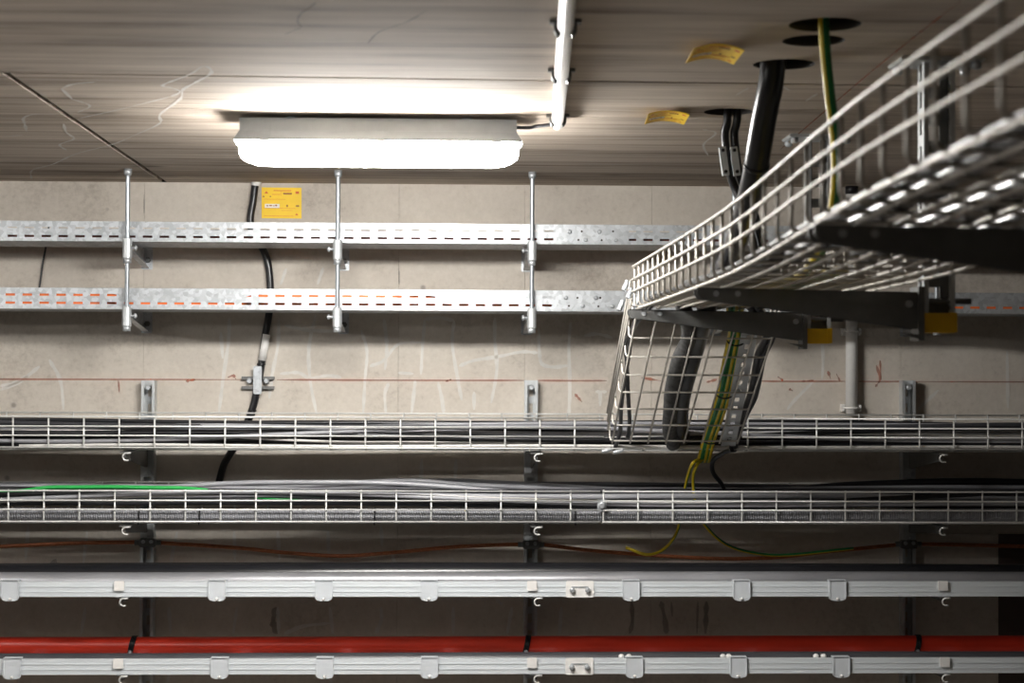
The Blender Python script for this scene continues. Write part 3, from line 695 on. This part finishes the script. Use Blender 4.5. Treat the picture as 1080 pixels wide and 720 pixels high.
# ================================================================== SMALL THINGS ON THE WALL
t = thing('wall_cable', 'black cable running down the wall beside the yellow notice into the upper wire tray', 'cable', U(270,440,YW-.02))
P = [U(a,b,YW-.018) for a,b in [(270,188),(269,196),(267,212),(264,232),(268,250),(278,264),(283,280),(285,300),(285,318),(283,335),(280,352),(277,375),(274,395),(271,410),(268,425),(263,440),(255,458),(243,478),(236,490),(231,508),(228,520)]]
MB().tube(spline(P,4), .0115, 10).build('sheath', M_black, t)
MB().tube([U(a,b,YW-.019) for a,b in ((281,352.5),(278.8,366),(276.5,380))], .0128, 10).build('white_marker', M_white, t)
MB().tube([U(a,b,YW-.018) for a,b in ((270.6,191),(269.9,196))], .015, 10).build('white_grommet', M_white, t)
for py in (384, 433, 437): 
    p = U(275.5 if py < 400 else 266 if py < 435 else 264.5, py, YW-.018); MB().tube([p+Vector((0,0,.003)), p-Vector((0,0,.003))], .0135, 10).build('cable_tie', M_black, t)
c = U(272.5,403,YW)
t = thing('rail_clamp', 'small two rail steel clamp holding the black wall cable at the red chalk line', 'clamp', c)
for zo in (.0135, -.0165):
    MB().cbox(c.x-.050, c.x+.050, YW-.018, YW, c.z+zo-.0045, c.z+zo+.0045, .001).build('rail', M_arm, t)
MB().cbox(c.x-.012, c.x+.014, YW-.036, YW-.030, c.z-.036, c.z+.050, .003).build('saddle', M_galv, t)
for s in (-1,1): MB().tube([(c.x+s*.026,YW-.002,c.z+.004),(c.x+s*.026,YW-.02,c.z+.004),(c.x+s*.026,YW-.024,c.z+.004)], [.010,.009,.006], 10).build('bolt', M_galv, t)
cable('thin_wire', 'thin black wire on the wall at far left between the two slotted trays', [U(a,b,YW-.006) for a,b in [(52,236),(48,262),(45,278),(42,300),(38,320)]], .0028, M_black)
# vertical white conduit
px = 898; x = U(px,400,YW-.025).x
t = thing('wall_conduit', 'white upright conduit on the wall, right of the sloping basket', 'conduit', Vector((x, YW, U(px,437,YW).z)))
zt_, zb_ = U(px,205,YW-.025).z, U(px,436,YW-.025).z
MB().tube([(x,YW-.026,zb_),(x,YW-.026,zt_)], .0185, 16).build('pipe', M_white, t)
MB().tube([(x,YW-.026,zt_),(x,YW-.026,zt_+.03)], .0205, 16).build('coupling', M_black, t)
for py in (350, 430):
    z = U(px,py,YW).z; mb = MB(); mb.box(x-.030,x+.030,YW-.012,YW,z-.012,z+.012)
    mb.tube([(x+.0215*math.cos(a),YW-.026+.0215*math.sin(a),z) for a in [math.pi*j/9 for j in range(-9,10)]], .004, 6); mb.box(x-.030,x-.022,YW-.03,YW-.01,z-.010,z+.010); mb.box(x+.022,x+.030,YW-.03,YW-.01,z-.010,z+.010)
    mb.build('clip', M_white, t)
z = U(px,442,YW-.02).z
tag(MB().prism([(YW-.03,z+.004),(YW,z+.004),(YW,z-.004),(YW-.03,z-.004)], 'x', x-.03, x+.035).build('cable_stub', M_black, base=Vector((x,YW,z))), 'short black clamp under the foot of the white upright conduit', 'clamp')

# ================================================================== SUSPENDED BASKET TRAY (foreground)
BX0, BX1 = .452, .815
ZBT = [(.3,.214),(1.2,.210),(1.5,.207),(1.78,.205),(2.1,.196),(2.4,.182),(2.7,.169),(3.0,.163),(3.4,.1605),(4.4,.158)]
def zbt(y):
    return (lerp_table(ZBT, y-.12)+lerp_table(ZBT, y)+lerp_table(ZBT, y+.12))/3
YE = 4.34
t = thing('suspended_wire_basket', 'wire mesh tray hanging from the ceiling, running from the near right to the wall', 'cable tray', Vector(((BX0+BX1)/2, 2.4, .16)))
H2 = (0, .037, .066, .0975); RB = .0029
first = None; y = YE; base = origin(t)
while y > .35:
    z = zbt(y)
    if first is None:
        c = .010; P = [(BX0,0,H2[3]+.002),(BX0,0,c),(BX0+c*.3,0,c*.3),(BX0+c,0,0),(BX1-c,0,0),(BX1-c*.3,0,c*.3),(BX1,0,c),(BX1,0,H2[3]+.002)]
        first = MB().tube([Vector(p)+base for p in P], RB, 6).build('cross_wire', M_bwire, t)
        first.location = (-base.x, y-base.y, z-base.z)
    else: piece(first, 'cross_wire', t, (-base.x, y-base.y, z-base.z))
    y -= .1
ys = [.35+.13*i for i in range(31)]; ys = [v for v in ys if v < YE-.02]+[YE+.005]
def blong(x, h): MB().tube([(x,v,zbt(v)+h) for v in ys], RB, 6).build('long_wire', M_bwire, t)
for h in H2[1:]: blong(BX0-RB*1.8, h); blong(BX1+RB*1.8, h)
for k in range(8): blong(BX0+.0065+(BX1-BX0-.013)*k/7, -RB*1.8)
# sloping basket at its end, resting in the opening of the upper wire tray
SLY, SLZ = math.cos(math.radians(28)), -math.sin(math.radians(28))
D0 = Vector((0, YE+.03, zbt(4.3)-.012)); DS = Vector((0, SLY, SLZ)); DN = Vector((0, -SLZ, SLY)); LEN = .74
def onslope(px, py, h=0.): return UP(px, py, D0+DN*h, DN)
t = thing('sloping_wire_basket', 'sloping wire mesh tray carrying cables from the suspended basket down to the wall tray', 'cable tray', D0+DS*LEN+Vector((.63,0,0)))
base = origin(t)
xs0, xs1 = BX0+.002, BX1+.008
P = [Vector((xs0,0,0))+DN*.095, Vector((xs0,0,0))+DN*.01, Vector((xs0+.003,0,0))+DN*.003, Vector((xs0+.01,0,0)), Vector((xs1-.01,0,0)), Vector((xs1-.003,0,0))+DN*.003, Vector((xs1,0,0))+DN*.01, Vector((xs1,0,0))+DN*.095]
cw = None
for k in range(8):
    loc = D0+DS*(.035+.1*k)-base
    if cw is None: cw = MB().tube([p+base for p in P], RW, 6).build('cross_wire', M_bwire, t); cw.location = loc
    else: piece(cw, 'cross_wire', t, loc)
def slong(x, h): MB().tube([D0+DN*h+Vector((x,0,0)), D0+DN*h+DS*LEN+Vector((x,0,0))], RW, 6).build('long_wire', M_bwire, t)
for h in HT[1:]: slong(xs0-RW*1.8, h); slong(xs1+RW*1.8, h)
for k in range(8): slong(xs0+.006+(xs1-xs0-.012)*k/7, -RW*1.8)
for px, py in ((660,301),(664,309),(672,318),(655,322)):
    p = U(px,py,4.36); MB().tube([p+Vector((-.006,-.002,-.012)),p+Vector((0,0,0)),p+Vector((.004,.002,.013))], [.006,.0065,.005], 6, smooth=False).build('joint_clamp', M_galv, t)
# end of the tray: white tails and clamps at the cut-open corners
for px, py in ((640,475),(652,476)):
    p = U(px,py,5.03); MB().tube([p+Vector((-.014,0,-.003)),p,p+Vector((.014,0,.004))], [.005,.006,.004], 6, smooth=False).build('corner_clamp', M_galv, t)

# ceiling posts with yellow end caps, arms
PY = [2.2, 3.245, 4.31]
PN = ['nearest', 'second', 'far']
for i, y in enumerate(PY):
    xl = [.868, .868, .868][i]; xr = xl+.058; zb_ = [.10,.072,.068][i]
    lab = ['near slotted ceiling post, mostly outside the right edge', 'slotted ceiling post with a yellow end cap, the one nearer the right edge', 'slotted ceiling post with a yellow end cap, beside the white upright conduit'][i]
    t = thing('ceiling_post', lab, 'post', Vector(((xl+xr)/2, y, zb_)), 'slotted ceiling posts')
    bp_ = MB().cbox(xl-.05, xr+.05, y-.05, y+.05, ZC-.008, ZC, .004).build('base_plate', M_strut, t)
    for dx in (-.035, .093):
        for dy in (-.035,.035): MB().tube([(xl+dx,y+dy,ZC-.008),(xl+dx,y+dy,ZC-.018),(xl+dx,y+dy,ZC-.022)], [.010,.010,.006], 6).build('bolt', M_galv, bp_)
    # open channel: two slotted flanges and a recessed slotted web
    mb = MB(); z0_ = zb_+.035
    for xx in (xl, xr-.003):
        mb.box(xx, xx+.003, y-.020, y-.007, z0_, ZC-.008); mb.box(xx, xx+.003, y+.007, y+.020, z0_, ZC-.008)
        z = z0_+.01
        while z < ZC-.04: mb.box(xx, xx+.003, y-.007, y+.007, z, z+.02); z += .05
    mb.build('side_flange', M_strut, t)
    mb = MB()
    for a, b in ((xl+.003, xl+.019), (xr-.019, xr-.003)): mb.box(a, b, y+.014, y+.017, z0_, ZC-.008)
    z = z0_
    while z < ZC-.03: mb.box(xl+.019, xr-.019, y+.014, y+.017, z, z+.022); z += .05
    mb.build('slotted_web', M_arm, t)
    mb = MB()
    for xx in (xl, xr-.009): mb.box(xx, xx+.009, y-.022, y-.020, z0_, ZC-.008)
    mb.build('front_lip', M_strut, t)
    mb = MB(); mb.prism([(xl-.001,zb_+.002),(xl+.002,zb_),(xr-.002,zb_),(xr+.001,zb_+.002),(xr+.001,zb_+.036),(xl-.001,zb_+.036)], 'y', y-.024, y+.024); mb.box(xr-.009, xr+.003, y-.025, y+.025, zb_+.001, zb_+.037)
    mb.build('end_cap', M_cap, t)
    # cantilever arm
    la = ['blurred dark cantilever arm nearest the camera, under the suspended basket', 'dark cantilever arm bolted to the ceiling post nearer the right edge', 'dark cantilever arm under the far end of the suspended basket'][i]
    zt_ = zbt(y)-.009; xt = BX0-.002 if i < 2 else BX0-.018
    ta = thing('cantilever_arm', la, 'bracket', Vector((xl, y, zt_-.07)), 'arms under the suspended basket')
    mb = MB(); pr = [(xt,zt_),(xl-.012,zt_-.006),(xl-.012,zt_-.074),(xt+.05,zt_-.026),(xt+.006,zt_-.020),(xt,zt_-.012)]
    mb.prism(pr, 'y', y-.021, y-.018); mb.prism(pr, 'y', y+.018, y+.021)
    mb.add([(xt,y-.021,zt_),(xl-.012,y-.021,zt_-.006),(xl-.012,y+.021,zt_-.006),(xt,y+.021,zt_),(xt,y-.021,zt_-.002),(xl-.012,y-.021,zt_-.008),(xl-.012,y+.021,zt_-.008),(xt,y+.021,zt_-.002)],
           [(0,1,2,3),(7,6,5,4),(0,4,5,1),(1,5,6,2),(2,6,7,3),(3,7,4,0)])
    mb.build('arm', M_arm, ta)
    mp_ = MB().box(xl-.012, xl-.001, y-.03, y+.03, zt_-.095, zt_+.004).build('mounting_plate', M_arm, ta)
    MB().add([(xl-.012,y-.028,zt_-.092),(xl-.012,y-.024,zt_-.092),(xl-.05,y-.028,zt_-.080),(xl-.05,y-.024,zt_-.080),(xl-.012,y-.028,zt_-.084),(xl-.012,y-.024,zt_-.084)],
             [(0,1,3,2),(4,2,3,5),(0,2,4),(1,5,3),(0,4,5,1)]).build('gusset', M_arm, mp_)
    for dx in (.035, .075): MB().tube([(xt+dx,y-.021,zt_-.011),(xt+dx,y-.0225,zt_-.011)], .0055, 10).build('hole_rim', M_galv, ta)
    MB().tube([(xl-.028,y-.021,zt_-.028),(xl-.028,y-.026,zt_-.028)], .007, 10).build('rivet', M_galv, ta)
    MB().cyl((xl-.02,y,zt_-.022), (xr+.035,y,zt_-.022), .006, 8).build('through_bolt', M_arm, ta)

# ---------------- cables from the ceiling holes, along the basket and down the slope
h1, h2, h3, h4 = [c for c, r in hole_c]
zr = lambda y, r: zbt(y)+RB+r
p = lambda px, py, h: onslope(px, py, h)
def down(lst, h): return [onslope(a, b, h) for a, b in lst]
x3 = UZ(815,68,ZC).x
t = thing('heavy_riser_cable', 'thick black cable dropping from a ceiling hole into the suspended basket', 'cable', Vector((x3, 3.6, zbt(3.6))))
P = [(x3+.005,h3.y,ZC+.2),(x3,h3.y,ZC),(x3-.008,h3.y+.05,.48),(x3-.012,h3.y+.16,.36),(x3-.01,3.68,.26),(x3,3.95,zr(3.95,.026)+.005),(x3+.02,4.2,zr(4.2,.026))]+[tuple(v) for v in down([(738,352),(728,385),(720,415),(717,440),(718,458)], .045)]+[tuple(U(726,462,5.22)),(tuple(U(760,461,5.25)))]
P = spline(P, 6); MB().tube(P, .0242, 16).build('sheath', M_black, t)
for f in (.21, .36): 
    i = int(len(P)*f); a = P[i]; d = (P[i+1]-P[i-1]).normalized(); MB().tube([a-d*.004,a+d*.004], .0262, 14).build('cable_tie', M_black, t)
cable('wrapped_conduit', 'rough dark cloth wrapped conduit with an open end in the sloping basket', [(x3-.06,2.9,zr(2.9,.02)),(x3-.06,3.6,zr(3.6,.02)),(x3-.05,4.2,zr(4.2,.022)),*[tuple(v) for v in down([(727,352),(716,380),(709,410),(707,435),(706,452)], .03)],tuple(onslope(710,469,.02))], .0205, M_tex, n=14)
YG = [0,1,0,0,1,0,0,1]
x1 = UZ(873,21,ZC).x
cable('earth_riser_cable', 'yellow and green earth cable hanging from the nearest ceiling hole into the suspended basket', [(x1,h1.y,ZC+.2),(x1+.002,h1.y,ZC),(x1+.012,h1.y+.005,.47),(x1+.026,h1.y+.02,.38),(x1+.03,h1.y+.04,.30),(x1+.03,h1.y+.12,.225),(x1+.03,h1.y+.35,zr(3.3,.01)),(x1+.04,3.7,zr(3.7,.01)),(x1+.06,4.25,zr(4.25,.01)),*[tuple(v) for v in down([(772,347),(768,368),(763,392),(759,415),(751,440),(744,462),(738,486)], .014)]],
      .0092, [M_yel, M_grn], mi=[0,0,0,0,1,0,1,1])
for s, (off, dx) in enumerate(((0,6),(0,11))):
    cable('earth_cable', ['left', 'right'][s]+' thinner yellow and green earth cable tied alongside in the sloping basket', [(x1+.045+.012*s,3.0,zr(3.,.008)),(x1+.055+.012*s,3.7,zr(3.7,.008)),(x1+.075+.015*s,4.25,zr(4.25,.008)),*[tuple(v) for v in down([(772+dx,347),(768+dx,368),(763+dx,392),(758+dx,415),(750+dx,440),(742+dx,462),(738+dx*.8,486)], .012)]],
      .0068, [M_yel, M_grn], mi=[0,0,0,0,1,0,0,0])
tt = [onslope(776,357,.02), onslope(764,413,.02), onslope(749,461,.02)]
for k, q_ in enumerate(tt):
    mb = MB(); mb.tube([q_+Vector((.022*math.cos(a),0,0))+DN*(.015*math.sin(a)-.006) for a in [2*math.pi*j/14 for j in range(15)]], .0022, 6)
    tag(mb.build('cable_tie', M_black, base=q_), 'black cable tie round the yellow and green bundle, %s of three' % ['topmost','middle','lowest'][k], 'cable tie', 'ties of the earth bundle')
# earth tails below
cable('earth_tail', 'yellow green tail curling down behind the lower wire tray to the copper braid joint', [tuple(onslope(738,484,.012)),tuple(U(731,488,5.1)),tuple(U(726,500,5.16)),tuple(U(722,518,5.22)),tuple(U(719,540,5.25)),tuple(U(713,563,5.3)),tuple(U(700,579,5.36)),tuple(U(682,584.5,5.41)),tuple(U(660,577,5.43))], .0048, [M_yel,M_grn], mi=[0,0,0,1,1,0,0,0])
cable('earth_tail', 'yellow green tail sweeping right below the lower wire tray', [tuple(onslope(741,484,.012)),tuple(U(734,492,5.12)),tuple(U(731,508,5.18)),tuple(U(736,540,5.24)),tuple(U(749,560,5.3)),tuple(U(768,575,5.36)),tuple(U(795,583,5.41)),tuple(U(830,585,5.43)),tuple(U(900,578,5.43))], .0048, [M_yel,M_grn], mi=[0,0,0,1,1,0,0,0])
cable('black_tail', 'black tail hooking down from the foot of the sloping basket', [tuple(U(772,474,5.02)),tuple(U(762,478,5.06)),tuple(U(752,486,5.1)),tuple(U(752,498,5.15)),tuple(U(762,512,5.2)),tuple(U(768,530,5.25))], .007, M_black)
# two thinner black cables with clamps
t4 = []
for s, (px, cx) in enumerate(((764.5,760),(774.5,772))):
    xx = UZ(px,121,ZC).x
    t = thing('clamped_cable', '%s of two thin black cables with pale cleats from the rear ceiling hole' % ['left','right'][s], 'cable', Vector((xx, h4.y, .3)), 'thin black cables from the rear hole')
    P = [(xx,h4.y,ZC+.2),(xx,h4.y,ZC)]+[tuple(U(a+10*s,b,h4.y+.01)) for a,b in ((764.5,140),(766,160),(769,180),(775,198),(783,218))]+[(xx+.075,4.0,.27),(xx+.09,4.12,zr(4.1,.02)),(xx+.10,4.28,zr(4.28,.012)),*[tuple(v) for v in down([(808+7*s,349),(799+6*s,375),(795+5*s,400),(790+5*s,420),(781+4*s,440),(775+3*s,460),(772+2*s,474)], .016)]]
    MB().tube(spline(P,5), .0095, 10).build('sheath', M_black, t)
    q0, q1 = U(762+12*s-.5,155,h4.y-.008), U(766+12*s-.5,185,h4.y-.008)
    d = (q1-q0).normalized(); sx = d.cross(Vector((0,1,0))).normalized()
    MB().obox((q0+q1)/2, sx, Vector((0,1,0)), d, .0075, .006, (q1-q0).length/2).build('cleat', M_alu, t); ct_ = bpy.context.scene.collection.objects[-1]
    for qq in (q0, q1): MB().tube([qq+d*(.008 if qq is q0 else -.008)+Vector((0,-.004,0)), qq+d*(.008 if qq is q0 else -.008)+Vector((0,-.010,0))], .004, 8).build('cleat_screw', M_black, ct_)
# slotted strip on the slope
a, b = onslope(791,348,.006), onslope(768,470,.006); d = (b-a).normalized(); sx = Vector((1,0,0)); sx = (sx-d*sx.dot(d)).normalized()
t = thing('earthing_strip', 'flat galvanised slotted strip lying in the sloping basket beside the earth cables', 'strip', b)
L_ = (b-a).length; mb = MB(); nrm = d.cross(sx)
for s in (-1,1): mb.obox((a+b)/2+sx*s*.0135, sx, d, nrm, .0075, L_/2, .001)
k = 0.
while k < L_: mb.obox(a+d*(k+.012), sx, d, nrm, .006, .012, .001); k += .05
mb.build('strip', M_strut, t)
for s in (0,1): 
    q_ = a+d*(L_*(.5+.42*s)); MB().tube([q_-nrm*.004,q_+nrm*.004], .006, 8).build('bolt', M_galv, t)
# two thin cables at the left of the slope
for s, pts in enumerate(([(668,345),(663,375),(658,405),(655,430),(654,455),(648,474)], [(662,355),(661,380),(662,405),(663,425),(664,445),(662,462)])):
    cable('thin_cable', ['outer','inner'][s]+' of two thin black cables at the left side of the sloping basket', [(BX0+.028+.02*s,.4,zr(.4,.008)),(BX0+.03+.02*s,1.2,zr(1.2,.008)),(BX0+.03+.02*s,2.2,zr(2.2,.008)),(BX0+.03+.02*s,3.2,zr(3.2,.008)),(BX0+.025+.02*s,4.2,zr(4.2,.009)),*[tuple(v) for v in down(pts, .02+.012*s)]], .0062, M_black, 'thin black cables of the suspended basket')
for s, (xx, r) in enumerate(((BX0+.08,.014), (BX0+.19,.018), (BX0+.28,.014))):
    cable('basket_cable', ['left','middle','right'][s]+' thick black cable lying along the near part of the suspended basket', [(xx,.4,zr(.4,r)),(xx,1.,zr(1.,r)),(xx+.01,1.6,zr(1.6,r)),(xx+.02,2.2,zr(2.2,r)),(xx+.01,2.6,zr(2.6,r)),(xx+.015,2.82,zr(2.82,r))], r, M_black, 'black cables of the suspended basket', n=12)

# ------------------------------------------------------------------ lift everything from eye-relative to floor-relative heights
for o in list(C.objects):
    if o.parent is None and o is not cam: o.location.z += EZ
